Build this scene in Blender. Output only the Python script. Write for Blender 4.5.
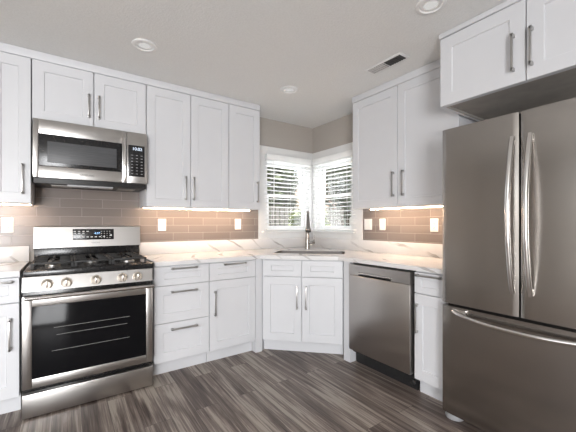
import bpy, bmesh, math, random
from mathutils import Vector, Matrix
random.seed(7)
PI = math.pi
S = bpy.context.scene
for o in list(bpy.data.objects): bpy.data.objects.remove(o)
COL = S.collection

# ------------------------------------------------------------------ camera
cam_d = bpy.data.cameras.new('camera'); cam = bpy.data.objects.new('camera', cam_d); COL.objects.link(cam)
cam.location = (-2.6643, -3.2709, 1.2126); cam.rotation_euler = (PI/2, 0, -0.6064)
cam_d.sensor_width = 36; cam_d.sensor_fit = 'HORIZONTAL'; cam_d.lens = 20.0025; cam_d.shift_y = 0.0135
cam_d.clip_start = 0.05
S.camera = cam
S.view_settings.view_transform = 'Standard'; S.view_settings.look = 'None'
S.view_settings.exposure = 0.80; S.view_settings.gamma = 1; S.view_settings.use_curve_mapping = False
# ------------------------------------------------------------------ world / light
w = bpy.data.worlds.new('sky'); S.world = w; w.use_nodes = True
nt = w.node_tree; bg = nt.nodes['Background']
sky = nt.nodes.new('ShaderNodeTexSky'); sky.sky_type = 'NISHITA'; sky.sun_disc = False
sky.sun_elevation = math.radians(48); sky.sun_rotation = math.radians(200); sky.air_density = 1.0; sky.dust_density = 3.0
hs = nt.nodes.new('ShaderNodeHueSaturation'); hs.inputs['Saturation'].default_value = 0.35
nt.links.new(sky.outputs[0], hs.inputs['Color']); nt.links.new(hs.outputs[0], bg.inputs[0]); bg.inputs[1].default_value = 0.24

def area(name, loc, rot, sx, sy, power, col=(1, 1, 1), shape='RECTANGLE', spread=PI):
    d = bpy.data.lights.new(name, 'AREA'); d.shape = shape; d.size = sx; d.size_y = sy
    d.energy = power; d.color = col; d.spread = spread
    o = bpy.data.objects.new(name, d); COL.objects.link(o); o.location = loc; o.rotation_euler = rot
    return o
# fill lamps added at unseen rear and side openings; daylight through the corner windows
area('fill_patio_door', (-4.30, -5.80, 1.05), (PI/2+0.30, 0, 0), 1.5, 1.7, 128, (0.97, 0.98, 1.0))
area('fill_side_opening', (-5.20, -3.5, 1.15), (PI/2+0.55, 0, -PI/2), 2.6, 1.9, 14, (1.0, 0.99, 0.97))
area('daylight_window', (-0.40, 0.30, 1.60), (-PI/2, 0, 0), 0.6, 0.85, 5, (0.97, 0.98, 1.0))
area('daylight_window', (0.30, -0.42, 1.60), (-PI/2, 0, -PI/2), 0.6, 0.85, 5, (0.97, 0.98, 1.0))

sd = bpy.data.lights.new('sun', 'SUN'); sd.energy = 2.2; sd.angle = 0.02; sd.color = (1.0, 0.96, 0.9)
sun = bpy.data.objects.new('sun', sd); COL.objects.link(sun); sun.rotation_euler = (math.radians(36), 0, math.radians(-38))
# ------------------------------------------------------------------ materials
MAT = {}
def principled(name, base, rough=0.5, metal=0.0, spec=0.5, **kw):
    m = bpy.data.materials.new(name); m.use_nodes = True
    b = m.node_tree.nodes['Principled BSDF']
    b.inputs['Base Color'].default_value = (*base, 1); b.inputs['Roughness'].default_value = rough
    b.inputs['Metallic'].default_value = metal; b.inputs['Specular IOR Level'].default_value = spec
    for k, v in kw.items(): b.inputs[k.replace('_', ' ')].default_value = v
    MAT[name] = m
    return m, m.node_tree.nodes, m.node_tree.links, b
def coords(n, l, scale=(1, 1, 1), rot=(0, 0, 0), out='Object', loc=(0, 0, 0)):
    t = n.new('ShaderNodeTexCoord'); mp = n.new('ShaderNodeMapping')
    mp.inputs['Scale'].default_value = scale; mp.inputs['Rotation'].default_value = rot; mp.inputs['Location'].default_value = loc
    l.new(t.outputs[out], mp.inputs['Vector']); return mp.outputs[0]
def noise(n, l, vec, scale, detail=4, rough=0.5, dist=0.0):
    t = n.new('ShaderNodeTexNoise'); t.inputs['Scale'].default_value = scale; t.inputs['Detail'].default_value = detail
    t.inputs['Roughness'].default_value = rough; t.inputs['Distortion'].default_value = dist
    if vec is not None: l.new(vec, t.inputs['Vector'])
    return t
def ramp(n, l, fac, stops):
    r = n.new('ShaderNodeValToRGB'); e = r.color_ramp.elements
    while len(e) < len(stops): e.new(0.5)
    for el, (p, c) in zip(e, stops): el.position = p; el.color = (*c, 1) if len(c) == 3 else c
    l.new(fac, r.inputs['Fac']); return r
def bump(n, l, b, h, strength, dist=0.01):
    bp = n.new('ShaderNodeBump'); bp.inputs['Strength'].default_value = strength; bp.inputs['Distance'].default_value = dist
    l.new(h, bp.inputs['Height']); l.new(bp.outputs[0], b.inputs['Normal']); return bp
def speckled(name, c1, c2, rough, scale, bs=0.0, metal=0.0):
    m, n, l, b = principled(name, c1, rough, metal)
    t = noise(n, l, coords(n, l), scale)
    r = ramp(n, l, t.outputs[0], [(0.3, c1), (0.7, c2)]); l.new(r.outputs[0], b.inputs['Base Color'])
    if bs: bump(n, l, b, t.outputs[0], bs)
    return m
speckled('white_paint', (0.645, 0.652, 0.675), (0.66, 0.667, 0.69), 0.38, 6)
speckled('white_trim', (0.76, 0.76, 0.755), (0.79, 0.79, 0.785), 0.45, 5)
speckled('ceiling_paint', (0.71, 0.71, 0.70), (0.75, 0.75, 0.74), 0.95, 90, 0.25)
speckled('wall_paint', (0.42, 0.385, 0.35), (0.44, 0.405, 0.37), 0.85, 60, 0.1)
speckled('white_plastic', (0.86, 0.85, 0.82), (0.88, 0.87, 0.84), 0.35, 20)
speckled('blind_white', (0.86, 0.86, 0.85), (0.9, 0.9, 0.89), 0.5, 10)
speckled('vinyl_white', (0.84, 0.85, 0.85), (0.88, 0.88, 0.88), 0.4, 10)
speckled('black_enamel', (0.010, 0.010, 0.011), (0.016, 0.016, 0.017), 0.22, 30)
speckled('black_plastic', (0.012, 0.012, 0.013), (0.02, 0.02, 0.02), 0.45, 40)
speckled('cast_iron', (0.018, 0.018, 0.018), (0.03, 0.03, 0.03), 0.5, 160, 0.3)
speckled('dark_slot', (0.02, 0.02, 0.02), (0.03, 0.03, 0.03), 0.8, 20)
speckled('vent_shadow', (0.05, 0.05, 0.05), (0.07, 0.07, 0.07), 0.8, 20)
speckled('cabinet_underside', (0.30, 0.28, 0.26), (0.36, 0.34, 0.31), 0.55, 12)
speckled('louvre_grey', (0.52, 0.50, 0.49), (0.56, 0.54, 0.53), 0.6, 20)
speckled('grey_plastic', (0.30, 0.30, 0.31), (0.34, 0.34, 0.35), 0.4, 20)
speckled('burner_metal', (0.35, 0.34, 0.33), (0.5, 0.49, 0.47), 0.4, 30, 0, 1.0)
def steel(name, c, rough, aniso=0.6, horiz=True, grain=0.012):
    m, n, l, b = principled(name, c, rough, 1.0)
    sc = (2, 2, 260) if horiz else (260, 260, 2)
    t = noise(n, l, coords(n, l, sc), 1.0, 3, 0.6)
    r = ramp(n, l, t.outputs[0], [(0.25, tuple(x*(1-grain) for x in c)), (0.75, tuple(min(1, x*(1+grain)) for x in c))])
    l.new(r.outputs[0], b.inputs['Base Color'])
    b.inputs['Anisotropic'].default_value = aniso
    tg = n.new('ShaderNodeTangent'); tg.direction_type = 'RADIAL'; tg.axis = 'Z'
    l.new(tg.outputs[0], b.inputs['Tangent'])
    mr = n.new('ShaderNodeMapRange'); mr.inputs['To Min'].default_value = rough*0.95; mr.inputs['To Max'].default_value = rough*1.06
    l.new(t.outputs[0], mr.inputs['Value']); l.new(mr.outputs[0], b.inputs['Roughness'])
    return m
steel('stainless', (0.52, 0.505, 0.49), 0.28)
steel('dishwasher_steel', (0.50, 0.475, 0.455), 0.28)
steel('fridge_steel', (0.36, 0.338, 0.318), 0.22)
steel('fridge_drawer_steel', (0.36, 0.338, 0.318), 0.24)
steel('polished_steel', (0.70, 0.68, 0.66), 0.16, 0.0)
steel('satin_nickel', (0.48, 0.47, 0.46), 0.30, 0.0)
steel('faucet_nickel', (0.34, 0.325, 0.31), 0.25, 0.0)
steel('sink_steel', (0.20, 0.19, 0.185), 0.5, 0.0)
steel('knob_steel', (0.86, 0.79, 0.70), 0.38, 0.0)
m, n, l, b = principled('oven_glass', (0.006, 0.006, 0.007), 0.10, 0, 0.12)
m, n, l, b = principled('microwave_glass', (0.085, 0.087, 0.092), 0.38, 0, 0.35)
t = noise(n, l, coords(n, l, (8, 8, 400)), 1.0, 2); r = ramp(n, l, t.outputs[0], [(0.35, (0.07, 0.072, 0.076)), (0.65, (0.105, 0.107, 0.112))]); l.new(r.outputs[0], b.inputs['Base Color'])
speckled('rack_wire', (0.30, 0.30, 0.29), (0.36, 0.36, 0.35), 0.35, 30)
def emit(name, col, s):
    m = bpy.data.materials.new(name); m.use_nodes = True; n = m.node_tree.nodes; n.clear()
    e = n.new('ShaderNodeEmission'); o = n.new('ShaderNodeOutputMaterial'); e.inputs[0].default_value = (*col, 1); e.inputs[1].default_value = s
    m.node_tree.links.new(e.outputs[0], o.inputs[0]); MAT[name] = m; return m
emit('led_warm', (1.0, 0.72, 0.50), 58.0)
emit('digits_blue', (0.35, 0.60, 1.0), 1.6)
emit('digits_white', (0.75, 0.85, 1.0), 1.0)
emit('downlight_glow', (1.0, 0.98, 0.95), 0.36)  # glow put into the lens colour to match the ceiling tone
speckled('print_white', (0.75, 0.75, 0.75), (0.8, 0.8, 0.8), 0.5, 20)
speckled('print_grey', (0.10, 0.10, 0.10), (0.13, 0.13, 0.13), 0.5, 20)
# window glass: clear sheet with a faint reflection
m = bpy.data.materials.new('window_glass'); m.use_nodes = True; n = m.node_tree.nodes; l = m.node_tree.links; n.clear()
tr = n.new('ShaderNodeBsdfTransparent'); gl = n.new('ShaderNodeBsdfGlossy'); gl.inputs['Roughness'].default_value = 0.02
mx = n.new('ShaderNodeMixShader'); o = n.new('ShaderNodeOutputMaterial')
mx.inputs[0].default_value = 0.05; l.new(tr.outputs[0], mx.inputs[1]); l.new(gl.outputs[0], mx.inputs[2]); l.new(mx.outputs[0], o.inputs[0]); MAT['window_glass'] = m
# subway tile (running bond, 3x12)
def tile(name, swap):
    m, n, l, b = principled(name, (0.3, 0.27, 0.25), 0.14, 0, 0.38)
    tc = n.new('ShaderNodeTexCoord'); sp = n.new('ShaderNodeSeparateXYZ'); cb = n.new('ShaderNodeCombineXYZ')
    l.new(tc.outputs['Object'], sp.inputs[0])
    l.new(sp.outputs['Y' if swap else 'X'], cb.inputs['X']); l.new(sp.outputs['Z'], cb.inputs['Y'])
    mp = n.new('ShaderNodeMapping'); mp.inputs['Location'].default_value = (2.858 if not swap else 1.05, -1.0475, 0); l.new(cb.outputs[0], mp.inputs[0])
    br = n.new('ShaderNodeTexBrick'); br.offset = 0.5; br.squash = 1
    br.inputs['Scale'].default_value = 1.0; br.inputs['Brick Width'].default_value = 0.305; br.inputs['Row Height'].default_value = 0.0755
    br.inputs['Mortar Size'].default_value = 0.0016; br.inputs['Mortar Smooth'].default_value = 0.1; br.inputs['Bias'].default_value = 0
    br.inputs['Color1'].default_value = (0.215, 0.182, 0.166, 1); br.inputs['Color2'].default_value = (0.25, 0.215, 0.196, 1)
    br.inputs['Mortar'].default_value = (0.36, 0.33, 0.31, 1)
    l.new(mp.outputs[0], br.inputs['Vector']); l.new(br.outputs['Color'], b.inputs['Base Color'])
    inv = n.new('ShaderNodeMath'); inv.operation = 'SUBTRACT'; inv.inputs[0].default_value = 1; l.new(br.outputs['Fac'], inv.inputs[1])
    bump(n, l, b, inv.outputs[0], 0.5, 0.002)
    mr = n.new('ShaderNodeMapRange'); mr.inputs['To Min'].default_value = 0.20; mr.inputs['To Max'].default_value = 0.7
    l.new(br.outputs['Fac'], mr.inputs['Value']); l.new(mr.outputs[0], b.inputs['Roughness'])
tile('tile_long', False); tile('tile_short', True)
# quartz with grey diagonal veins
m, n, l, b = principled('quartz', (0.85, 0.84, 0.83), 0.16)
v = coords(n, l, (1, 1, 1.0), (0.5, 0.75, 0.6))
wv = n.new('ShaderNodeTexWave'); wv.wave_type = 'BANDS'; wv.inputs['Scale'].default_value = 1.9; wv.inputs['Distortion'].default_value = 3.2
wv.inputs['Detail'].default_value = 3.5; wv.inputs['Detail Scale'].default_value = 1.1; wv.inputs['Detail Roughness'].default_value = 0.55; l.new(v, wv.inputs['Vector'])
r1 = ramp(n, l, wv.outputs['Fac'], [(0.0, (0, 0, 0)), (0.965, (0, 0, 0)), (0.99, (1, 1, 1)), (1.0, (0.7, 0.7, 0.7))])
nz = noise(n, l, v, 2.3, 3); r2 = ramp(n, l, nz.outputs[0], [(0.47, (0, 0, 0)), (0.6, (1, 1, 1))])
mul = n.new('ShaderNodeMath'); mul.operation = 'MULTIPLY'; l.new(r1.outputs[0], mul.inputs[0]); l.new(r2.outputs[0], mul.inputs[1])
cl = noise(n, l, v, 5, 5); r3 = ramp(n, l, cl.outputs[0], [(0.35, (0.69, 0.68, 0.68)), (0.65, (0.75, 0.74, 0.735))])
mxn = n.new('ShaderNodeMix'); mxn.data_type = 'RGBA'; l.new(mul.outputs[0], mxn.inputs['Factor']); l.new(r3.outputs[0], mxn.inputs['A']); mxn.inputs['B'].default_value = (0.36, 0.34, 0.33, 1)
l.new(mxn.outputs['Result'], b.inputs['Base Color'])
# vinyl plank floor, planks run along y
m, n, l, b = principled('plank_floor', (0.2, 0.17, 0.15), 0.42, 0, 0.4)
v = coords(n, l, (1, 1, 1), (0, 0, PI/2))
br = n.new('ShaderNodeTexBrick'); br.offset = 0.37; br.offset_frequency = 2
for k, x in (('Scale', 1.0), ('Brick Width', 1.22), ('Row Height', 0.152), ('Mortar Size', 0.0011), ('Mortar Smooth', 0.2), ('Bias', 0.0)): br.inputs[k].default_value = x
br.inputs['Color1'].default_value = (0, 0, 0, 1); br.inputs['Color2'].default_value = (1, 1, 1, 1); br.inputs['Mortar'].default_value = (0.5, 0.5, 0.5, 1)
l.new(v, br.inputs['Vector'])
off = n.new('ShaderNodeVectorMath'); off.operation = 'MULTIPLY_ADD'; l.new(br.outputs['Color'], off.inputs[0]); off.inputs[1].default_value = (7.3, 3.1, 5.7); 
g0 = coords(n, l, (24, 0.9, 1)); l.new(g0, off.inputs[2])
g1 = noise(n, l, off.outputs[0], 1.0, 6, 0.62, 0.9)
off2 = n.new('ShaderNodeVectorMath'); off2.operation = 'MULTIPLY_ADD'; l.new(br.outputs['Color'], off2.inputs[0]); off2.inputs[1].default_value = (4.3, 9.1, 2.7)
g2c = coords(n, l, (5.0, 0.8, 1)); l.new(g2c, off2.inputs[2]); g2 = noise(n, l, off2.outputs[0], 1.0, 3, 0.5, 1.2)
off3 = n.new('ShaderNodeVectorMath'); off3.operation = 'MULTIPLY_ADD'; l.new(br.outputs['Color'], off3.inputs[0]); off3.inputs[1].default_value = (5, 5, 5)
g3c = coords(n, l, (120, 2.8, 1)); l.new(g3c, off3.inputs[2]); g3 = noise(n, l, off3.outputs[0], 1.0, 3, 0.6)
a1 = n.new('ShaderNodeMath'); a1.operation = 'MULTIPLY_ADD'; l.new(g1.outputs[0], a1.inputs[0]); a1.inputs[1].default_value = 0.80
a2 = n.new('ShaderNodeMath'); a2.operation = 'MULTIPLY'; l.new(g2.outputs[0], a2.inputs[0]); a2.inputs[1].default_value = 0.50; l.new(a2.outputs[0], a1.inputs[2])
a3 = n.new('ShaderNodeMath'); a3.operation = 'MULTIPLY_ADD'; l.new(g3.outputs[0], a3.inputs[0]); a3.inputs[1].default_value = 0.42; l.new(a1.outputs[0], a3.inputs[2])
a4 = n.new('ShaderNodeMath'); a4.operation = 'MULTIPLY_ADD'; l.new(br.outputs['Color'], a4.inputs[0]); a4.inputs[1].default_value = 0.08; l.new(a3.outputs[0], a4.inputs[2])
rr = ramp(n, l, a4.outputs[0], [(0.66, (0.042, 0.030, 0.026)), (0.82, (0.120, 0.092, 0.080)), (0.93, (0.225, 0.185, 0.160)), (1.0, (0.36, 0.315, 0.27))])
mm = n.new('ShaderNodeMix'); mm.data_type = 'RGBA'; l.new(br.outputs['Fac'], mm.inputs['Factor']); l.new(rr.outputs[0], mm.inputs['A']); mm.inputs['B'].default_value = (0.03, 0.025, 0.022, 1)
l.new(mm.outputs['Result'], b.inputs['Base Color']); bump(n, l, b, g3.outputs[0], 0.12, 0.003)
# outdoor
speckled('foliage_dark', (0.10, 0.13, 0.075), (0.22, 0.26, 0.155), 0.6, 9)
speckled('foliage_light', (0.26, 0.32, 0.15), (0.48, 0.52, 0.30), 0.6, 9)
speckled('bark', (0.09, 0.07, 0.05), (0.15, 0.12, 0.09), 0.9, 25, 0.5)
speckled('lawn', (0.08, 0.12, 0.05), (0.14, 0.18, 0.08), 0.95, 8, 0.5)
speckled('fence_wood', (0.17, 0.165, 0.155), (0.24, 0.23, 0.215), 0.85, 14, 0.2)
speckled('roof_shingle', (0.55, 0.36, 0.26), (0.65, 0.45, 0.33), 0.9, 20, 0.3)
speckled('house_siding', (0.75, 0.75, 0.73), (0.8, 0.8, 0.78), 0.8, 10)
speckled('brick_pink', (0.46, 0.24, 0.22), (0.55, 0.31, 0.28), 0.9, 15, 0.2)
speckled('shed_teal', (0.30, 0.46, 0.44), (0.38, 0.53, 0.51), 0.8, 8)

# ------------------------------------------------------------------ mesh helpers
class MB:
    def __init__(s): s.bm = bmesh.new()
    def box(s, x0, x1, y0, y1, z0, z1, bev=0.0, seg=2):
        if x0 > x1: x0, x1 = x1, x0
        if y0 > y1: y0, y1 = y1, y0
        if z0 > z1: z0, z1 = z1, z0
        r = bmesh.ops.create_cube(s.bm, size=1)
        for v in r['verts']:
            v.co = Vector((x0+(v.co.x+.5)*(x1-x0), y0+(v.co.y+.5)*(y1-y0), z0+(v.co.z+.5)*(z1-z0)))
        if bev:
            ed = list({e for v in r['verts'] for e in v.link_edges})
            bmesh.ops.bevel(s.bm, geom=ed, offset=min(bev, .45*min(x1-x0, y1-y0, z1-z0)), segments=seg, affect='EDGES', profile=0.5)
        return s
    def cyl(s, p0, p1, r, seg=20, r2=None, caps=True):
        p0, p1 = Vector(p0), Vector(p1); d = p1-p0
        M = Matrix.Translation((p0+p1)/2) @ d.to_track_quat('Z', 'Y').to_matrix().to_4x4()
        q = bmesh.ops.create_cone(s.bm, cap_ends=caps, segments=seg, radius1=r, radius2=r if r2 is None else r2, depth=d.length, matrix=M)
        for f in {f for v in q['verts'] for f in v.link_faces}:
            if len(f.verts) == 4: f.smooth = True
        return s
    def tube(s, pts, r, seg=12):
        pts = [Vector(p) for p in pts]; rings = []; n = len(pts)
        rad = r if isinstance(r, (list, tuple)) else [r]*n
        up = None
        for i, p in enumerate(pts):
            t = (pts[min(i+1, n-1)]-pts[max(i-1, 0)]).normalized()
            if up is None: up = t.orthogonal().normalized()
            up = (up - t*up.dot(t)).normalized(); sd = t.cross(up)
            rings.append([s.bm.verts.new(p+rad[i]*(math.cos(a)*up+math.sin(a)*sd)) for a in [2*PI*k/seg for k in range(seg)]])
        for a, b in zip(rings, rings[1:]):
            for k in range(seg):
                s.bm.faces.new((a[k], a[(k+1) % seg], b[(k+1) % seg], b[k])).smooth = True
        s.bm.faces.new(rings[0][::-1]); s.bm.faces.new(rings[-1]); return s
    def prism(s, pts, z0, z1, smooth=False):
        a = [s.bm.verts.new((x, y, z0)) for x, y in pts]; b = [s.bm.verts.new((x, y, z1)) for x, y in pts]; n = len(pts)
        s.bm.faces.new(a[::-1]); s.bm.faces.new(b)
        for k in range(n):
            f = s.bm.faces.new((a[k], a[(k+1) % n], b[(k+1) % n], b[k])); f.smooth = smooth
        return s
    def xprism(s, pts, x0, x1):      # polygon in (y, z) extruded along x
        a = [s.bm.verts.new((x0, y, z)) for y, z in pts]; b = [s.bm.verts.new((x1, y, z)) for y, z in pts]; n = len(pts)
        s.bm.faces.new(a[::-1]); s.bm.faces.new(b)
        for k in range(n): s.bm.faces.new((a[k], a[(k+1) % n], b[(k+1) % n], b[k]))
        return s
    def lathe(s, prof, c=(0, 0, 0), seg=28, rot=None):
        rings = []
        for r, z in prof:
            ring = []
            for k in range(seg):
                p = Vector((r*math.cos(2*PI*k/seg), r*math.sin(2*PI*k/seg), z))
                if rot is not None: p = rot @ p
                ring.append(s.bm.verts.new(p+Vector(c)))
            rings.append(ring)
        for a, b in zip(rings, rings[1:]):
            for k in range(seg): s.bm.faces.new((a[k], a[(k+1) % seg], b[(k+1) % seg], b[k])).smooth = True
        s.bm.faces.new(rings[0][::-1]); s.bm.faces.new(rings[-1]); return s
    def shaker(s, x0, x1, z0, z1, yf, t=0.02, st=0.075, rl=0.075, rec=0.009, bev=0.0018):
        """door or drawer front with recessed centre panel; front face at y = yf, thickness t behind it"""
        def ring(i, y, dx, dz): return [s.bm.verts.new(p) for p in ((x0+dx, y, z0+dz), (x1-dx, y, z0+dz), (x1-dx, y, z1-dz), (x0+dx, y, z1-dz))]
        back = ring(0, yf+t, 0, 0); side = ring(1, yf+bev, 0, 0); front = ring(2, yf, bev, bev)
        inn = ring(3, yf, st, rl); ib = ring(4, yf+rec, st+0.004, rl+0.004)
        for a, b in ((back, side), (side, front), (front, inn), (inn, ib)):
            for k in range(4): s.bm.faces.new((a[k], a[(k+1) % 4], b[(k+1) % 4], b[k]))
        s.bm.faces.new(back[::-1]); s.bm.faces.new(ib); return s
    def build(s, name, mat, parent=None, loc=None):
        bmesh.ops.recalc_face_normals(s.bm, faces=s.bm.faces)
        me = bpy.data.meshes.new(name); s.bm.to_mesh(me); s.bm.free()
        me.set_sharp_from_angle(angle=math.radians(40))
        me.materials.append(MAT[mat]); o = bpy.data.objects.new(name, me); COL.objects.link(o)
        if parent is not None: o.parent = parent
        if loc: o.location = loc
        return o
def tag(o, label, cat, group=None, kind=None):
    o['label'] = label; o['category'] = cat
    if group: o['group'] = group
    if kind: o['kind'] = kind
    return o
def thing(name, label, cat, loc=(0, 0, 0), rz=0.0, group=None):
    o = bpy.data.objects.new(name, None); COL.objects.link(o); o.location = loc; o.rotation_euler = (0, 0, rz); o.empty_display_size = 0.05
    return tag(o, label, cat, group)
def struct(name, mb, mat, parent=None):
    o = mb.build(name, mat, parent)
    if parent is None: o['kind'] = 'structure'
    return o
def text(body, size, mat, parent, loc, rot=(PI/2, 0, 0), name='lettering', ext=0.0004):
    c = bpy.data.curves.new(name, 'FONT'); c.body = body; c.size = size; c.align_x = 'CENTER'; c.align_y = 'CENTER'; c.extrude = ext
    t = bpy.data.objects.new(name, c); COL.objects.link(t)
    dg = bpy.context.evaluated_depsgraph_get(); me = bpy.data.meshes.new_from_object(t.evaluated_get(dg))
    bpy.data.objects.remove(t); me.materials.clear(); me.materials.append(MAT[mat])
    o = bpy.data.objects.new(name, me); COL.objects.link(o); o.parent = parent; o.location = loc; o.rotation_euler = rot
    return o

# ------------------------------------------------------------------ room shell
H = 2.463; XW = -5.40; YR = -5.95
struct('floor', MB().box(XW-.12, .12, YR-.12, .12, -.1, 0), 'plank_floor')
struct('ceiling', MB().box(XW-.12, .12, YR-.12, .12, H, H+.1), 'ceiling_paint')
WX0, WX1, WZ0, WZ1 = -0.71, -0.075, 1.12, 1.99           # window opening (same on both walls)
wl = MB(); wl.box(XW-.12, WX0, 0, .12, 0, H); wl.box(WX0, WX1, 0, .12, 0, WZ0); wl.box(WX0, WX1, 0, .12, WZ1, H); wl.box(WX1, .12, 0, .12, 0, H)
struct('wall_left', wl, 'wall_paint')
wr = MB(); wr.box(0, .12, YR, WX0, 0, H); wr.box(0, .12, WX0, WX1, 0, WZ0); wr.box(0, .12, WX0, WX1, WZ1, H); wr.box(0, .12, WX1, 0, 0, H)
struct('wall_right', wr, 'wall_paint')
wb = MB(); wb.box(XW, -5.10, YR-.12, YR, 0, H); wb.box(-3.5, 0, YR-.12, YR, 0, H); wb.box(-5.10, -3.5, YR-.12, YR, 2.1, H)
struct('wall_rear', wb, 'wall_paint')
ww = MB(); ww.box(XW-.12, XW, YR, -4.9, 0, H); ww.box(XW-.12, XW, -2.1, 0, 0, H); ww.box(XW-.12, XW, -4.9, -2.1, 2.3, H)
struct('wall_far', ww, 'wall_paint')
struct('baseboard_rear', MB().box(-3.48, -.01, YR, YR+.015, 0, .1, .004), 'white_trim')
struct('baseboard_far', MB().box(XW, XW+.015, -2.08, -.01, 0, .1, .004), 'white_trim')
dm = MB(); dm.box(-5.10, -5.00, YR-.03, YR+.02, 0, 2.1); dm.box(-3.6, -3.5, YR-.03, YR+.02, 0, 2.1); dm.box(-5.00, -3.6, YR-.03, YR+.02, 2.0, 2.1); dm.box(-4.35, -4.25, YR-.03, YR+.01, 0.01, 2.0)
d1 = struct('door_1', dm, 'white_trim')
# tile backsplash
struct('trim_1', MB().box(-3.138, -.827, -.012, 0, 1.0, 1.56), 'tile_long')
struct('trim_2', MB().box(-.012, 0, -2.16, -.877, 1.0, 1.40), 'tile_short')

# ------------------------------------------------------------------ corner windows with trim and blinds
def window(idx, rz, edge):
    """built in the left wall's frame: x along the wall, room on the -y side; the right wall mirrors it"""
    sx = 1 if idx == 1 else -1
    def bx(mb, a, b, y0, y1, z0, z1, bev=.002):
        if idx == 1: mb.box(a, b, y0, y1, z0, z1, bev)
        else: mb.box(y0, y1, a, b, z0, z1, bev)
    root = bpy.data.objects.new('window_%d' % idx, None); COL.objects.link(root); root['kind'] = 'structure'
    c = MB()
    bx(c, edge, WX0, -.02, 0, 1.0375, 2.13); bx(c, WX0, 0 if idx == 1 else -.021, -.02, 0, 1.99, 2.13); bx(c, WX0, 0 if idx == 1 else -.021, -.02, 0, 1.0375, 1.105)
    bx(c, WX1, 0 if idx == 1 else -.021, -.02, 0, 1.105, 1.99)
    c.build('casing', 'white_trim', root)
    jl = MB(); bx(jl, WX0-.0005, WX0+.008, -.001, .03, WZ0+.009, WZ1, 0); bx(jl, WX1-.008, WX1+.0005, -.001, .03, WZ0+.009, WZ1, 0); bx(jl, WX0+.008, WX1-.008, -.001, .03, WZ1-.008, WZ1, 0); jl.build('jamb', 'white_trim', root)
    s = MB(); bx(s, WX0-.075, -.021 if idx == 1 else -.0705, -.07, .03, 1.105, 1.128, .004); s.build('stool', 'white_trim', root)
    f = MB()
    for a, b in ((WX0+.001, WX0+.03), (WX1-.03, WX1-.001)): bx(f, a, b, .03, .115, WZ0+.009, WZ1-.001)
    bx(f, WX0+.03, WX1-.03, .03, .115, WZ1-.04, WZ1-.001); bx(f, WX0+.03, WX1-.03, .031, .115, WZ0+.009, WZ0+.03)
    f.build('window_frame', 'vinyl_white', root)
    for nm, z0, z1, y0 in (('upper_sash', 1.545, 1.95, .075), ('lower_sash', 1.151, 1.575, .04)):
        q = MB(); e0, e1 = WX0+.031, WX1-.031
        bx(q, e0, e0+.028, y0, y0+.03, z0, z1); bx(q, e1-.028, e1, y0, y0+.03, z0, z1)
        bx(q, e0+.028, e1-.028, y0, y0+.03, z0, z0+.035); bx(q, e0+.028, e1-.028, y0, y0+.03, z1-.035, z1)
        so = q.build(nm, 'vinyl_white', root)
        g = MB(); bx(g, e0+.028, e1-.028, y0+.012, y0+.016, z0+.035, z1-.035, 0); g.build('pane', 'window_glass', so)
    return root
window(1, 0, -.825); window(2, 0, -.875)

def blind(idx, label):
    a0, a1 = (-.745, -.083) if idx == 1 else (-.80, -.083)
    t = thing('window_blind', label, 'blind', (0, 0, 0), 0, 'white blinds in the corner windows')
    def P(a, y, z): return (a, y, z) if idx == 1 else (y, a, z)
    def bx(mb, a, b, y0, y1, z0, z1, bev=.0015):
        if idx == 1: mb.box(a, b, y0, y1, z0, z1, bev)
        else: mb.box(y0, y1, a, b, z0, z1, bev)
    h = MB(); bx(h, a0, a1, -.078, -.022, 1.962, 2.03, .003); h.build('valance', 'blind_white', t)
    s = MB(); z = 1.945; tl = math.radians(4)
    while z > 1.175:
        for hw, th in ((.0245, .0032),):
            yc = -.052; cy, sy = math.cos(tl)*hw, math.sin(tl)*hw
            q = [(yc-cy, z+sy), (yc+cy, z-sy), (yc+cy, z-sy+th), (yc, z+th+.0022), (yc-cy, z+sy+th)]
            if idx == 1: s.xprism(q, a0+.004, a1-.004)
            else:
                A = [s.bm.verts.new((y, a0+.004, zz)) for y, zz in q]; B = [s.bm.verts.new((y, a1-.004, zz)) for y, zz in q]
                s.bm.faces.new(A[::-1]); s.bm.faces.new(B)
                for k in range(len(q)): s.bm.faces.new((A[k], A[(k+1) % len(q)], B[(k+1) % len(q)], B[k]))
        z -= .0487
    s.build('slats', 'blind_white', t)
    b = MB(); bx(b, a0+.003, a1-.003, -.075, -.027, 1.135, 1.152, .003); b.build('bottom_rail', 'blind_white', t)
    for fr in (.13, .5, .87):
        k = MB(); aa = a0+(a1-a0)*fr
        for yy in (-.078, -.026): k.cyl(P(aa, yy, 1.15), P(aa, yy, 1.963), .0013, 6)
        k.build('ladder_cord', 'blind_white', t)
    if idx == 1:
        MB().cyl((-.652, -.083, 1.37), (-.652, -.083, 1.955), .0045, 10).build('tilt_wand', 'blind_white', t)
    else:
        MB().cyl((-.083, -.70, 1.45), (-.083, -.70, 1.955), .0018, 8).build('lift_cord', 'blind_white', t)
blind(1, 'white slatted blind on the window beside the three left upper doors, with tilt wand')
blind(2, 'white slatted blind on the right-hand corner window, running up to right upper cabinet')

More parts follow.
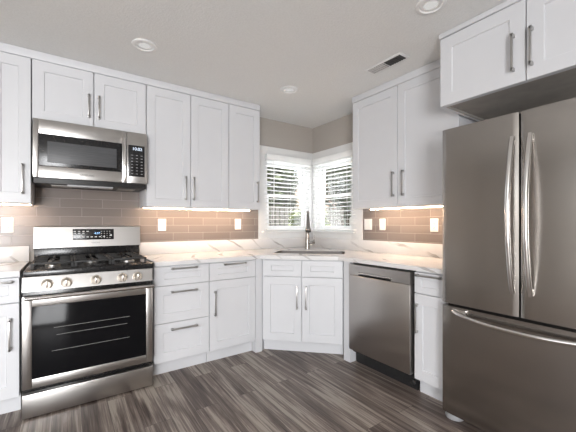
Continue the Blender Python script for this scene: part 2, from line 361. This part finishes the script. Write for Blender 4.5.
# ------------------------------------------------------------------ cabinets
def handle(parent, x, z, vertical, yf, L=0.195):
    """bar pull with two square feet"""
    h = MB(); w2 = .0055; r = L/2
    if vertical:
        h.box(x-w2, x+w2, yf-.034, yf-.024, z-r, z+r, .002)
        for s in (-1, 1): h.box(x-.0075, x+.0075, yf-.034, yf, z+s*(r-.010)-.010, z+s*(r-.010)+.010, .003)
    else:
        h.box(x-r, x+r, yf-.034, yf-.024, z-w2, z+w2, .002)
        for s in (-1, 1): h.box(x+s*(r-.010)-.010, x+s*(r-.010)+.010, yf-.034, yf, z-.0075, z+.0075, .003)
    return h.build('handle', 'satin_nickel', parent)
G = .0022
def cabinet(label, loc, rz, w, d, z0, z1, fronts, kick=False, hollow=False, group=None, kind='upper', box_x=(0, None), top=None):
    t = thing('wall_cabinet' if kind == 'upper' else 'base_cabinet', label, 'cabinet', loc, rz, group)
    x0 = box_x[0]; x1 = w if box_x[1] is None else box_x[1]
    b = MB(); bt = top if top else z1
    if hollow:
        b.box(x0, x1, -d+.021, -d+.04, z0, bt); b.box(x0, x0+.018, -d+.04, -d+.35, z0, bt); b.box(x1-.018, x1, -d+.04, -d+.35, z0, bt); b.box(x0+.018, x1-.018, -d+.04, -d+.35, z0, z0+.018)
    else: b.box(x0+.001, x1-.001, -d+.021, -.002, z0, bt, .001)
    b.build('carcass', 'white_paint', t)
    if kick:
        k = MB(); k.box(x0+.001, x1-.001, -d+.072, -d+.09, 0, z0-.001); k.build('toe_kick', 'white_paint', t)
    for f in fronts:
        nm, fx0, fx1, fz0, fz1, hd = f[:6]; st, rl = f[6] if len(f) > 6 else (.068, .072)
        o = MB().shaker(fx0+G, fx1-G, fz0, fz1, -d, .02, st, rl).build(nm, 'white_paint', t)
        if hd: handle(o, hd[0], hd[1], hd[2], -d, hd[3] if len(hd) > 3 else .215)
    return t
UB, UT = 1.361, 2.400; DU = .3314; R90 = -PI/2
# uppers, left wall
cabinet('narrow white upper cabinet at far left, beside the microwave', (-3.105, 0, 0), 0, .235, DU, UB, UT,
        [('door', 0, .235, UB, UT, (.187, 1.531, True))])
cabinet('short white upper cabinet with two doors directly above the microwave', (-2.867, 0, 0), 0, .765, DU, 1.965, UT,
        [('door', 0, .3815, 1.967, UT, (.348, 2.128, True, .18)), ('door', .3835, .765, 1.967, UT, (.416, 2.128, True, .18))])
cabinet('tall white two-door upper cabinet right of the microwave, above two outlets', (-2.099, 0, 0), 0, .760, DU, UB, UT,
        [('door', 0, .381, UB, UT, (.331, 1.537, True)), ('door', .382, .760, UB, UT, (.405, 1.537, True))])
cabinet('single-door white upper cabinet next to the left corner window', (-1.337, 0, 0), 0, .352, DU, UB, UT,
        [('door', 0, .352, UB, UT, (.317, 1.543, True))])
# uppers, right wall
cabinet('tall white two-door upper cabinet between right window and refrigerator', (0, -1.030, 0), R90, 1.045, DU, UB, UT,
        [('door', 0, .5205, UB, UT, (.485, 1.556, True)), ('door', .522, 1.045, UB, UT, (.585, 1.556, True))])
# over-fridge cabinet (deep), recessed underside
t = thing('wall_cabinet', 'deep short white two-door cabinet above the refrigerator', 'cabinet', (0, -2.103, 0), R90)
b = MB(); b.box(0, .018, -.609, -.002, 1.985, 2.43); b.box(.944, .962, -.609, -.002, 1.985, 2.43); b.box(.018, .944, -.609, -.590, 1.985, 2.43); b.box(.018, .944, -.589, -.002, 2.005, 2.43)
b.build('carcass', 'white_paint', t)
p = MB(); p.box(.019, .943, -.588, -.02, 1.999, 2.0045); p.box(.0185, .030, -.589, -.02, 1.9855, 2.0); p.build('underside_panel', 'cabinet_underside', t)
for x0, x1, hx in ((0, .4815, .425), (.4825, .962, .51)):
    dd = MB().shaker(x0+G, x1-G, 1.985, 2.427, -.63, .02, .075, .075).build('door', 'white_paint', t); handle(dd, hx, 2.154, True, -.63, .205)
# crown strips at the ceiling
struct('trim_3', MB().box(-3.105, -.985, -.338, -.300, UT+.003, H-.001, .003), 'white_paint')
struct('trim_4', MB().box(-.338, -.300, -2.075, -1.030, UT+.003, H-.001, .003), 'white_paint')
struct('trim_5', MB().box(-.638, -.60, -3.065, -2.099, 2.431, H-.001, .003), 'white_paint')
# base cabinets, left wall
DB = .63; BZ, BT = .115, .882
cabinet('narrow white base cabinet with drawer at far left, beside the range', (-3.138, 0, 0), 0, .232, DB, BZ, BT,
        [('drawer', 0, .232, .716, BT-.011, (.116, .848, False, .17), (.05, .045)), ('door', 0, .232, BZ, .710, (.185, .52, True, .20), (.06, .075))], True, kind='base')
cabinet('white base cabinet with three stacked drawers, right of the range', (-2.106, 0, 0), 0, .451, DB, BZ, BT,
        [('drawer', .002, .451, .720, BT-.011, (.237, .853, False), (.075, .048)), ('drawer', .002, .451, .423, .716, (.237, .667, False)), ('drawer', .002, .451, BZ, .419, (.237, .369, False))], True, kind='base')
cabinet('white base cabinet with one drawer over one door, left of the sink', (-1.653, 0, 0), 0, .451, DB, BZ, BT,
        [('drawer', 0, .451, .720, BT-.011, (.237, .855, False), (.075, .048)), ('door', 0, .451, BZ, .716, (.045, .525, True))], True, kind='base')
# corner sink base, diagonal front
dx0, dy0, dx1, dy1 = -1.138, -.637, -.600, -1.175
L = math.hypot(dx1-dx0, dy1-dy0)
sb = cabinet('white corner sink base cabinet with diagonal front, two doors below two false drawers', (dx0, dy0, 0), -PI/4, L, 0.0, BZ, BT,
        [('false_drawer', .010, .378, .722, BT-.011, None, (.075, .048)), ('false_drawer', .382, L-.006, .722, BT-.011, None, (.075, .048)),
         ('door', .010, .378, BZ, .716, (.338, .53, True)), ('door', .382, L-.006, BZ, .716, (.422, .53, True))], True, True, kind='base')
def post(label, pts):
    o = MB().prism(pts, 0, BT).build('filler_post', 'white_paint'); tag(o, label, 'filler post', 'square filler posts beside the sink cabinet'); return o
post('white square filler post left of the corner sink cabinet', [(-1.200, -.628), (-1.133, -.628), (-1.063, -.558), (-1.200, -.558)])
post('white square filler post between the sink cabinet and dishwasher', [(-.625, -1.283), (-.625, -1.205), (-.553, -1.133), (-.553, -1.283)])
# narrow base by fridge
cabinet('narrow white base cabinet between dishwasher and refrigerator', (0, -1.912, 0), R90, .235, DB, BZ, BT,
        [('drawer', 0, .235, .726, BT-.011, (.116, .853, False, .19), (.05, .045)), ('door', 0, .235, BZ, .720, (.028, .55, True, .205), (.06, .075))], True, kind='base')

# ------------------------------------------------------------------ countertops
CT0, CT1 = .8835, .916
def counter(label, outer, hole=None, splashes=(), loc=(0, 0, 0)):
    t = thing('countertop', label, 'countertop', loc)
    m = MB(); bm = m.bm
    loops = [outer]+([hole] if hole else [])
    ed = []
    for lp in loops:
        vs = [bm.verts.new((x, y, CT1)) for x, y in lp]
        ed += [bm.edges.new((vs[i], vs[(i+1) % len(vs)])) for i in range(len(vs))]
    bmesh.ops.triangle_fill(bm, edges=ed, use_beauty=True, use_dissolve=False)
    ex = bmesh.ops.extrude_face_region(bm, geom=bm.faces[:])
    for v in [g for g in ex['geom'] if isinstance(g, bmesh.types.BMVert)]: v.co.z = CT0
    m.build('slab', 'quartz', t)
    for sp in splashes:
        MB().box(*sp, .002).build('backsplash', 'quartz', t)
    return t
# sink hole, rotated 45 degrees
SC = Vector((-.562, -.645)); ux = Vector((1, -1)).normalized(); uy = Vector((1, 1)).normalized()
def rrect(hw, hd, r, n=5):
    o = []
    for cx, cy, a0 in ((hw-r, hd-r, 0), (-hw+r, hd-r, 90), (-hw+r, -hd+r, 180), (hw-r, -hd+r, 270)):
        for k in range(n+1):
            a = math.radians(a0+90*k/n); o.append((cx+r*math.cos(a), cy+r*math.sin(a)))
    return o
hole = [tuple(SC+ux*x+uy*y) for x, y in rrect(.36, .175, .04)]
counter('white veined quartz countertop wrapping the corner around the sink',
        [(-2.103, -.003), (-2.103, -.652), (-1.165, -.652), (-.652, -1.165), (-.652, -2.148), (-.003, -2.148), (-.003, -.003)], hole,
        [(-2.103, -.021, -.020, -.0125, CT1, 1.037), (-.020, -.0125, -2.148, -.021, CT1, 1.037)])
counter('short white quartz countertop piece at far left of the range', [(-3.138, -.003), (-3.138, -.652), (-2.904, -.652), (-2.904, -.003)], None,
        [(-3.138, -2.904, -.020, -.0125, CT1, 1.037)])

# ------------------------------------------------------------------ sink and faucet
t = thing('kitchen_sink', 'stainless undermount sink basin set into the corner countertop', 'sink', (SC.x, SC.y, .70), -PI/4)
m = MB(); bm = m.bm; rings = []
for hw, hd, r, z in ((.3585, .1735, .0395, CT0-.002), (.3585, .1735, .0395, .9135), (.3565, .1715, .039, .9135), (.353, .168, .039, .86), (.345, .16, .05, .72), (.30, .12, .05, .70), (.05, .05, .049, .694)):
    rings.append([bm.verts.new((x, y, z-.70)) for x, y in rrect(hw, hd, r)])
for a, b2 in zip(rings, rings[1:]):
    for k in range(len(a)): bm.faces.new((a[k], a[(k+1) % len(a)], b2[(k+1) % len(a)], b2[k])).smooth = True
bm.faces.new(rings[-1]); m.build('basin', 'sink_steel', t)
MB().lathe([(.045, -.004), (.045, .0), (.038, .002), (.03, -.002)], (0, 0, 0)).build('drain', 'polished_steel', t)
fx, fy = -.345, -.325
t = thing('faucet', 'brushed nickel pull-down faucet with side lever behind the sink', 'faucet', (fx, fy, CT1), 0)
dirv = Vector((-.58, -.81, 0)).normalized()                     # spout direction, into the basin
MB().lathe([(.030, 0.0005), (.030, .006), (.029, .012), (.027, .05), (.026, .13), (.022, .15), (.020, .25)]).build('body', 'faucet_nickel', t)
pts = [Vector((0, 0, .24)), Vector((0, 0, .325))]
for k in range(1, 11):
    a = PI*k/10*.86; pts.append(Vector((0, 0, .325))+dirv*(.085-.085*math.cos(a))+Vector((0, 0, .105*math.sin(a))))
MB().tube(pts, .0185, 14).build('spout', 'faucet_nickel', t)
p0 = pts[-1]; tv = (pts[-1]-pts[-2]).normalized(); tv = (tv+Vector((0, 0, -.5))).normalized()
hp = [p0-tv*.01, p0+tv*.03, p0+tv*.10, p0+tv*.155, p0+tv*.160]
hd = MB().tube(hp, [.020, .023, .028, .035, .033], 18).build('spray_head', 'faucet_nickel', t)
MB().tube([p0+tv*.1605, p0+tv*.172], [.032, .029], 18).build('nozzle', 'black_plastic', hd)
sv = Vector((.80, -.60, 0)).normalized()
MB().tube([sv*.012+Vector((0, 0, .085)), sv*.082+Vector((0, 0, .078)), sv*.088+Vector((0, 0, .078))], [.019, .019, .016], 16).build('valve_arm', 'faucet_nickel', t)
MB().tube([sv*.075+Vector((0, 0, .09)), sv*.080+Vector((0, 0, .13)), sv*.078+Vector((0, 0, .168))], [.009, .007, .006], 10).build('lever', 'faucet_nickel', t)

# ------------------------------------------------------------------ range
RX0, RX1 = -2.889, -2.120; RW = RX1-RX0
t = thing('gas_range', 'stainless steel gas range with black cooktop and five knobs below the microwave', 'range', (RX0, 0, 0))
MB().box(.002, RW-.013, -.685, -.025, .03, .880, .002).build('body', 'black_enamel', t)
for x in (.05, RW-.05): MB().cyl((x, -.60, 0), (x, -.60, .03), .02).build('foot', 'black_plastic', t)
dr = MB(); dr.box(.002, RW-.013, -.735, -.686, .010, .154, .004); dr.build('bottom_drawer', 'stainless', t)
# oven door with window opening
W0, W1, Z0, Z1 = .050, RW-.058, .245, .695
d = MB(); d.box(.002, W0, -.735, -.686, .188, .762, .003); d.box(W1, RW-.013, -.735, -.686, .188, .760, .003); d.box(W0, W1, -.735, -.686, .188, Z0, .003); d.box(W0, W1, -.735, -.686, Z1, .760, .003)
od = d.build('oven_door', 'stainless', t)
MB().box(W0, W1, -.731, -.707, Z0, Z1, .001).build('oven_window', 'oven_glass', od)
rk = MB()
for z, a, b2 in ((.548, .16, .60), (.500, .175, .585), (.400, .15, .60)): rk.cyl((a, -.7322, z), (b2, -.7322, z), .0012, 6)
rk.build('oven_rack', 'rack_wire', od)
hb = MB(); hb.tube([(.018, -.787, .757), (RW-.018, -.787, .757)], .0125, 16)
for x in (.03, RW-.03): hb.cyl((x, -.787, .757), (x, -.734, .748), .010, 12)
hb.build('handle', 'polished_steel', od)
# control fascia (sloped) and knobs
fa = MB(); fa.xprism([(-.733, .790), (-.686, .790), (-.686, .879), (-.718, .879)], .002, RW-.013); fa.build('control_fascia', 'stainless', t)
for kx in (.125, .226, .391, .552, .652):
    kn = MB(); rot = Matrix.Rotation(math.radians(95), 3, 'X')
    kn.lathe([(.031, 0), (.031, .007), (.0265, .011), (.0245, .036), (.021, .041)], (kx, -.727, .832), 24, rot); ko = kn.build('knob', 'knob_steel', t)
    MB().box(kx-.004, kx+.004, -.776, -.766, .815, .852, .002).build('knob_grip', 'polished_steel', ko)
# cooktop
ck = MB(); ck.box(.006, RW, -.716, -.03, .881, .918, .006); ck.box(.035, RW-.035, -.63, -.11, .9175, .9195)
ck.build('cooktop', 'black_enamel', t)
for (bx_, by_, br_) in ((.15, -.50, .045), (.15, -.22, .038), (RW/2, -.36, .05), (RW-.15, -.50, .048), (RW-.15, -.22, .036)):
    bu = MB().lathe([(br_, 0), (br_, .010), (br_*.8, .014)], (bx_, by_, .919)).build('burner', 'burner_metal', t)
    MB().lathe([(br_*.75, .0), (br_*.75, .008), (br_*.6, .011)], (bx_, by_, .9335)).build('burner_cap', 'cast_iron', bu)
for g0, g1 in ((.035, .268), (.272, RW-.272), (RW-.268, RW-.035)):
    g = MB(); zt = .958; gw = .008
    for y in (-.625, -.115): g.box(g0, g1, y-gw, y+gw, zt-.012, zt, .003)
    for x in (g0+gw, g1-gw): g.box(x-gw, x+gw, -.625, -.115, zt-.012, zt, .003)
    xm = (g0+g1)/2; g.box(xm-.006, xm+.006, -.62, -.42, zt-.012, zt+.003, .002); g.box(xm-.006, xm+.006, -.32, -.12, zt-.012, zt+.003, .002)
    for y in (-.50, -.37, -.24):
        g.box(g0+.01, xm-.035, y-.006, y+.006, zt-.012, zt+.003, .002); g.box(xm+.035, g1-.01, y-.006, y+.006, zt-.012, zt+.003, .002)
    for x in (g0+gw, g1-gw):
        for y in (-.622, -.37, -.118): g.box(x-.007, x+.007, y-.007, y+.007, .919, zt-.010)
    g.build('grate', 'cast_iron', t)
# backguard
MB().box(.018, RW+.012, -.062, -.03, .918, 1.022, .002).build('backguard_base', 'black_enamel', t)
bgp = MB(); bgp.xprism([(-.092, 1.020), (-.028, 1.020), (-.028, 1.192), (-.070, 1.192), (-.078, 1.186)],   .016, RW+.014); bo = bgp.build('backguard', 'stainless', t)
ang = math.atan2(.014, .166)
pn = MB(); pn.box(.256, .556, -.0025, 0, -.045, .045, .002); po = pn.build('control_panel', 'black_enamel', bo, (.014, -.085, 1.123)); po.rotation_euler = (-ang, 0, 0)
text('4:37', .024, 'digits_blue', bo, (.444, -.0885, 1.131), (PI/2-ang, 0, 0), 'clock_digits')
marks = []
for row, z in ((0, .026), (1, .010), (2, -.022)):
    for k in range(4 if row == 0 else 3 if row == 1 else 8): marks.append((.270+k*.030, z, .008, .003))
for k in range(4):
    for q in range(4): marks.append((.462+k*.021, .024-q*.018, .003, .002))
marks.append((.534, -.009, .006, .005))
for x, z, hx, hz in marks:
    pro = MB().box(x-hx, x+hx, -.0035, -.0026, z-hz, z+hz).build('button_mark', 'print_white', bo, (.014, -.085, 1.123)); pro.rotation_euler = (-ang, 0, 0)
text('SAMSUNG', .014, 'print_grey', bo, (.434, -.0915, 1.051), (PI/2-ang, 0, 0), 'brand_lettering')

# ------------------------------------------------------------------ microwave
MX0, MW_ = -2.857, .747
t = thing('microwave', 'stainless over-the-range microwave with black door window above the range', 'microwave', (MX0, 0, 1.50))
MB().box(.002, MW_-.002, -.375, -.014, .005, .455, .003).build('body', 'black_plastic', t)
f = MB(); DX = .594
fx = [(0, .030), (.531, DX)]
f.box(0, .032, -.412, -.376, .042, .457, .003); f.box(.562, DX, -.412, -.376, .042, .457, .003); f.box(.032, .562, -.412, -.376, .042, .126, .003); f.box(.032, .562, -.412, -.376, .354, .457, .003)
dro = f.build('door', 'stainless', t)
MB().box(.0325, .5615, -.414, -.378, .1265, .3535, .003).build('door_bezel', 'black_enamel', dro)
MB().box(.083, .522, -.4155, -.4142, .152, .304, .0005).build('door_window', 'microwave_glass', dro)
hb = MB(); hb.tube([(.577, -.438, .050), (.577, -.450, .10), (.577, -.453, .22), (.577, -.450, .34), (.577, -.438, .392)], .0095, 14)
for z in (.055, .387): hb.box(.569, .585, -.440, -.411, z-.008, z+.008, .002)
hb.build('handle', 'polished_steel', dro)
c = MB(); c.box(DX+.0015, MW_, -.412, -.376, .042, .457, .003); co = c.build('control_fascia', 'stainless', t)
MB().box(.605, .728, -.4145, -.411, .098, .352, .003).build('keypad_panel', 'black_enamel', co)
text('10:02', .034, 'digits_white', co, (.672, -.4152, .322), name='clock_digits')
for r_ in range(7):
    for k in range(3): MB().box(.633+k*.036-.007, .633+k*.036+.007, -.4154, -.4146, .270-r_*.025-.0022, .270-r_*.025+.0022).build('keypad_key', 'grey_plastic', co)
text('SAMSUNG', .020, 'print_grey', dro, (.325, -.4128, .078), name='brand_lettering')
lp = MB(); lp.box(.20, .50, -.40, -.31, -.012, .004, .004); lp.build('vent_lip', 'grey_plastic', t)
for x in (.10, .55):
    ft = MB(); ft.box(x, x+.13, -.28, -.12, .002, .0045); ft.build('grease_filter', 'burner_metal', t)

# ------------------------------------------------------------------ dishwasher
t = thing('dishwasher', 'stainless dishwasher with recessed bar handle beside the corner sink cabinet', 'dishwasher', (0, -1.287, 0), R90)
DW_ = .618
MB().box(.008, DW_-.008, -.60, -.03, .10, .878, .002).build('tub', 'black_plastic', t)
MB().box(.012, DW_-.010, -.56, -.545, 0, .098).build('toe_kick', 'black_plastic', t)
d = MB(); d.box(.004, DW_-.014, -.648, -.602, .130, .775, .006); do = d.build('door', 'dishwasher_steel', t)
cp = MB(); cp.xprism([(-.648, .808), (-.602, .808), (-.602, .866), (-.646, .866), (-.648, .864)], .004, DW_-.014); cp.box(.004, .110, -.648, -.602, .777, .808); cp.box(.440, DW_-.014, -.648, -.602, .777, .808); cp.box(.110, .440, -.612, -.602, .777, .808)
cpo = cp.build('control_strip', 'dishwasher_steel', t)
MB().box(.111, .439, -.640, -.616, .7775, .7805).build('handle_recess', 'dark_slot', cpo)
MB().tube([(.113, -.650, .799), (.437, -.650, .799)], .0075, 12).build('handle', 'polished_steel', cpo)
hv = MB(); hv.lathe([(.018, 0), (.018, .02), (.012, .024)], (DW_-.03, -.575, .06), 20, Matrix.Rotation(PI/2, 3, 'X')); hv.build('levelling_foot', 'black_plastic', t)

# ------------------------------------------------------------------ refrigerator
FY = -2.165; FW = .840; SPL = .420
t = thing('refrigerator', 'stainless french-door refrigerator with bottom freezer drawer', 'refrigerator', (0, FY, 0), R90)
MB().box(.004, FW-.004, -.655, -.03, .03, 1.765, .004).build('body', 'grey_plastic', t)
def bulged(x0, x1, yb, yf, z0, z1, cx, half, bulge, r0, r1):
    """door slab with gently convex front and rounded outer edges"""
    pts = [(x0, yb)]; n = 26
    for k in range(n+1):
        x = x0+(x1-x0)*k/n; y = yf-bulge*(1-((x-cx)/half)**2)
        dl, drr = x-x0, x1-x
        if r0 and dl < r0: y += r0-math.sqrt(max(0, r0*r0-(r0-dl)**2))
        if r1 and drr < r1: y += r1-math.sqrt(max(0, r1*r1-(r1-drr)**2))
        pts.append((x, y))
    # finer samples on the rounded edges
    pts.append((x1, yb))
    m = MB(); m.prism(pts, z0, z1)
    for f in m.bm.faces:
        if len(f.verts) == 4: f.smooth = True
    return m
doors = []
doors.append(bulged(0, SPL-.005, -.657, -.705, .722, 1.80, SPL/2, SPL, .012, .006, .006).build('door', 'fridge_steel', t))
doors.append(bulged(SPL+.005, FW, -.657, -.705, .722, 1.80, SPL*1.5, SPL, .012, .006, .006).build('door', 'fridge_steel', t))
fd = bulged(0, FW, -.657, -.705, .040, .706, SPL, SPL*1.6, .014, .006, .006).build('freezer_drawer', 'fridge_drawer_steel', t)
MB().box(.012, FW-.012, -.66, -.652, .700, .726).build('door_seal', 'black_plastic', t)
MB().box(SPL-.0048, SPL+.0048, -.67, -.652, .726, 1.80).build('door_seal', 'black_plastic', t)
for (hx, dd) in ((.390, doors[0]), (.470, doors[1])):
    pts = []; 
    for k in range(21):
        a = k/20; z = .845+a*(1.672-.845); pts.append((hx, -.722-.062*math.sin(PI*a)**.8, z))
    hm = MB(); hm.tube(pts, .0125, 16)
    hm.box(hx-.009, hx+.009, -.735, -.712, .845, .880, .003); hm.box(hx-.009, hx+.009, -.735, -.712, 1.637, 1.672, .003)
    hm.build('handle', 'polished_steel', dd)
pts = []
for k in range(25):
    a = k/24; pts.append((.080+a*(FW-.16), -.728-.055*math.sin(PI*a)**.7, .682-.026*math.sin(PI*a)**.5))
hm = MB(); hm.tube(pts, .0125, 16)
for x in (.075, FW-.155): hm.box(x, x+.08, -.732, -.705, .672, .698, .003)
hm.build('handle', 'polished_steel', fd)
for x in (.0, FW-.09): MB().box(x+.01, x+.08, -.65, -.58, 1.766, 1.79, .004).build('hinge_cover', 'grey_plastic', t)
for x in (.05, FW-.05):
    q = MB(); q.lathe([(.052, 0), (.055, .006), (.050, .030), (.030, .0385)], (x, -.655, 0)); q.build('foot', 'grey_plastic', t)
MB().box(.02, FW-.02, -.62, -.60, .0, .029).build('kick_grille', 'black_plastic', t)

# ------------------------------------------------------------------ outlets and switches
def outlet(kind, label, wall, a, z=1.202):
    t = thing('wall_outlet' if kind == 'outlet' else 'light_switch', label, 'outlet' if kind == 'outlet' else 'switch', (a, -.0122, z) if wall == 'L' else (-.0122, a, z), 0 if wall == 'L' else R90, 'wall plates on the tile backsplash')
    pw = .052 if kind == 'double' else .037
    MB().box(-pw, pw, -.006, 0, -.058, .058, .003).build('cover_plate', 'white_plastic', t)
    if kind == 'outlet':
        for s in (-1, 1):
            r = MB(); r.box(-.017, .017, -.0085, -.005, s*.020-.014, s*.020+.014, .003); ro = r.build('receptacle', 'white_plastic', t)
            q = MB()
            for x in (-.007, .007): q.box(x-.0014, x+.0014, -.0090, -.0084, s*.020-.001, s*.020+.008)
            q.cyl((0, -.0090, s*.020-.007), (0, -.0084, s*.020-.007), .0028, 10); q.build('slots', 'dark_slot', ro)
    else:
        for rx in ((-.023, .023) if kind == 'double' else (0,)):
            MB().box(rx-.0165, rx+.0165, -.010, -.005, -.033, .033, .002).build('rocker', 'white_plastic', t)
    return t
outlet('outlet', 'white duplex outlet on tile left of the range', 'L', -3.036)
outlet('outlet', 'white duplex outlet on tile just right of the range', 'L', -1.897, 1.202)
outlet('outlet', 'white duplex outlet on tile near the left corner window', 'L', -1.086, 1.208)
outlet('double', 'wide double white wall switch nearest the right corner window', 'R', -.952, 1.206)
outlet('switch', 'narrow single white wall switch right of the wide double switch', 'R', -1.140, 1.206)
outlet('outlet', 'white duplex outlet on tile beside the refrigerator', 'R', -1.698, 1.200)

# ------------------------------------------------------------------ under-cabinet light strips
def strip(label, x0, x1, wall):
    t = thing('light_strip', label, 'light strip', (x0, -.15, UB) if wall == 'L' else (-.15, x0, UB), 0 if wall == 'L' else R90, 'warm light strips under the upper cabinets')
    L_ = abs(x1-x0)
    MB().box(0, L_, -.014, .014, -.004, -.0005).build('channel', 'white_plastic', t)
    MB().box(.003, L_-.003, -.007, .007, -.008, -.0042, .002).build('diffuser', 'led_warm', t)
strip('warm light strip under the narrow far left upper cabinet', -3.095, -2.88, 'L')
strip('warm light strip under the upper cabinets right of the microwave', -2.092, -1.01, 'L')
strip('warm light strip under the right upper cabinet beside the refrigerator', -1.10, -2.065, 'R')

# ------------------------------------------------------------------ ceiling fixtures
def downlight(label, x, y):
    t = thing('recessed_light', label, 'ceiling light', (x, y, H), 0, 'round recessed ceiling lights')
    MB().lathe([(.058, -.0005), (.083, -.0005), (.080, -.006), (.064, -.010), (.058, -.004)], (0, 0, 0), 36).build('trim_ring', 'white_trim', t)
    MB().lathe([(.0575, -.0005), (.0575, -.0035), (.02, -.0045)], (0, 0, 0), 32).build('lens', 'downlight_glow', t)
downlight('round recessed ceiling light nearest the microwave cabinet', -2.212, -.858)
downlight('round recessed ceiling light nearest the corner windows', -.957, -.827)
downlight('round recessed ceiling light in front of the refrigerator cabinet', -.955, -2.235)
t = thing('ceiling_vent', 'white louvred ceiling air vent near the right upper cabinet', 'vent', (-.610, -1.655, H))
MB().box(-.058, .058, -.17, .17, -.007, -.0005, .003).build('frame', 'white_trim', t)
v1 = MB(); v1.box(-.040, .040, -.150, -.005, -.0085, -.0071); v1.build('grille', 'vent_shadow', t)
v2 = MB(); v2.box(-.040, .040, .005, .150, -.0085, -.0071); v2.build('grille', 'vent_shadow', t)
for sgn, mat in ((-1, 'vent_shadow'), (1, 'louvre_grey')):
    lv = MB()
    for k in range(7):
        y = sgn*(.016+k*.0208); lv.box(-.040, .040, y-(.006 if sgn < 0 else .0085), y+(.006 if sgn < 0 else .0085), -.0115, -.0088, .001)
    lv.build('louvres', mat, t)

# ------------------------------------------------------------------ outdoors
GZ = -.35
g = MB().box(-14, 26, .3, 30, GZ-.1, GZ); g.box(.3, 26, -14, .3, GZ-.1, GZ); go = struct('lawn', g, 'lawn')
def shrub(label, x, y, z0, rx, rz_, nleaf, mat, seed, name='shrub'):
    rnd = random.Random(seed); t = thing(name, label, 'shrub' if name == 'shrub' else 'tree', (x, y, GZ))
    k = MB()
    k.tube([(0, 0, 0), (.05, .03, z0*.6), (0, .06, z0+rz_*.5)], [.09, .07, .04], 8)
    for q in range(6):
        a = rnd.uniform(0, 2*PI); k.tube([(0, .03, z0*.8), (rx*.35*math.cos(a), rx*.35*math.sin(a), z0+rz_*.6), (rx*.7*math.cos(a), rx*.7*math.sin(a), z0+rz_*rnd.uniform(.8, 1.3))], [.04, .025, .012], 6)
    k.build('trunk', 'bark', t)
    m = MB(); bm = m.bm
    for q in range(nleaf):
        while True:
            p = Vector((rnd.uniform(-1, 1), rnd.uniform(-1, 1), rnd.uniform(-1, 1)))
            if .25 < p.length < 1: break
        p *= 1+.15*math.sin(5*p.x+3*p.z+seed)
        c = Vector((p.x*rx, p.y*rx, z0+rz_+p.z*rz_)); s = rnd.uniform(.08, .16)
        R = Matrix.Rotation(rnd.uniform(0, 2*PI), 3, 'Z') @ Matrix.Rotation(rnd.uniform(-1.1, 1.1), 3, 'X')
        vs = [bm.verts.new(c+R @ Vector(v_)*s) for v_ in ((-1, 0, 0), (-.2, -.45, .1), (1, 0, 0), (-.2, .45, .1))]
        bm.faces.new(vs)
    m.build('foliage', mat, t)
for lab, x, y, z0, rx, rz_, nl, mat, sd_, nm in (
    ('tall dark green tree centred behind the fence outside the left window', 3.5, 6.6, .8, 1.0, 1.9, 5000, 'foliage_dark', 1, 'tree'),
    ('dark green tree leftmost behind the fence outside the left window', 1.1, 6.5, .7, .95, 1.9, 5000, 'foliage_dark', 2, 'tree'),
    ('pale green bush in front of the fence outside the left window', 2.55, 3.3, .9, .50, .55, 900, 'foliage_light', 3, 'shrub'),
    ('dark green tree nearest the house outside the right window', 5.4, 2.3, 1.9, 1.1, 1.5, 5200, 'foliage_dark', 4, 'tree'),
    ('tall green tree straight out from the corner windows', 5.9, 5.2, 2.0, 1.15, 1.5, 5600, 'foliage_dark', 5, 'tree'),
    ('green tree farthest out beyond the right window', 8.6, 6.6, 2.2, 1.5, 2.0, 5600, 'foliage_dark', 6, 'tree')):
    shrub(lab, x, y, z0, rx, rz_, nl, mat, sd_, nm)
t = thing('garden_fence', 'grey wooden board fence beyond the left window', 'fence', (0, 4.2, GZ))
fb = MB(); x = -1.0
while x < 4.6:
    fb.box(x, x+.115, -.012, .012, .03, 2.05, .003); x += .155
fb.build('boards', 'fence_wood', t)
fr_ = MB(); [fr_.box(-1.0, 4.6, .013, .05, z, z+.09) for z in (.3, 1.0, 1.65)]; fr_.build('rails', 'fence_wood', t)
t = thing('neighbor_house', 'low pale house with peach roof seen through the right window', 'house', (11.5, 9.8, GZ), -PI/4)
MB().box(-5, 5, -3, 3, 0.9, 2.35).build('wall', 'house_siding', t)
MB().box(-5.02, 5.02, -3.02, 3.02, 0, .9).build('brick_base', 'brick_pink', t)
MB().xprism([(-3.4, 2.25), (3.4, 2.25), (0, 4.0)], -5.3, 5.3).build('roof', 'roof_shingle', t)
o = MB().box(-1.1, 1.1, -.25, .25, 0, 1.50, .04).build('hedge_wall', 'shed_teal'); o.location = (4.4, 3.3, GZ); o.rotation_euler = (0, 0, -PI/4)
o.name = 'garden_wall'; tag(o, 'low blue-green garden wall seen through the right window', 'garden wall')
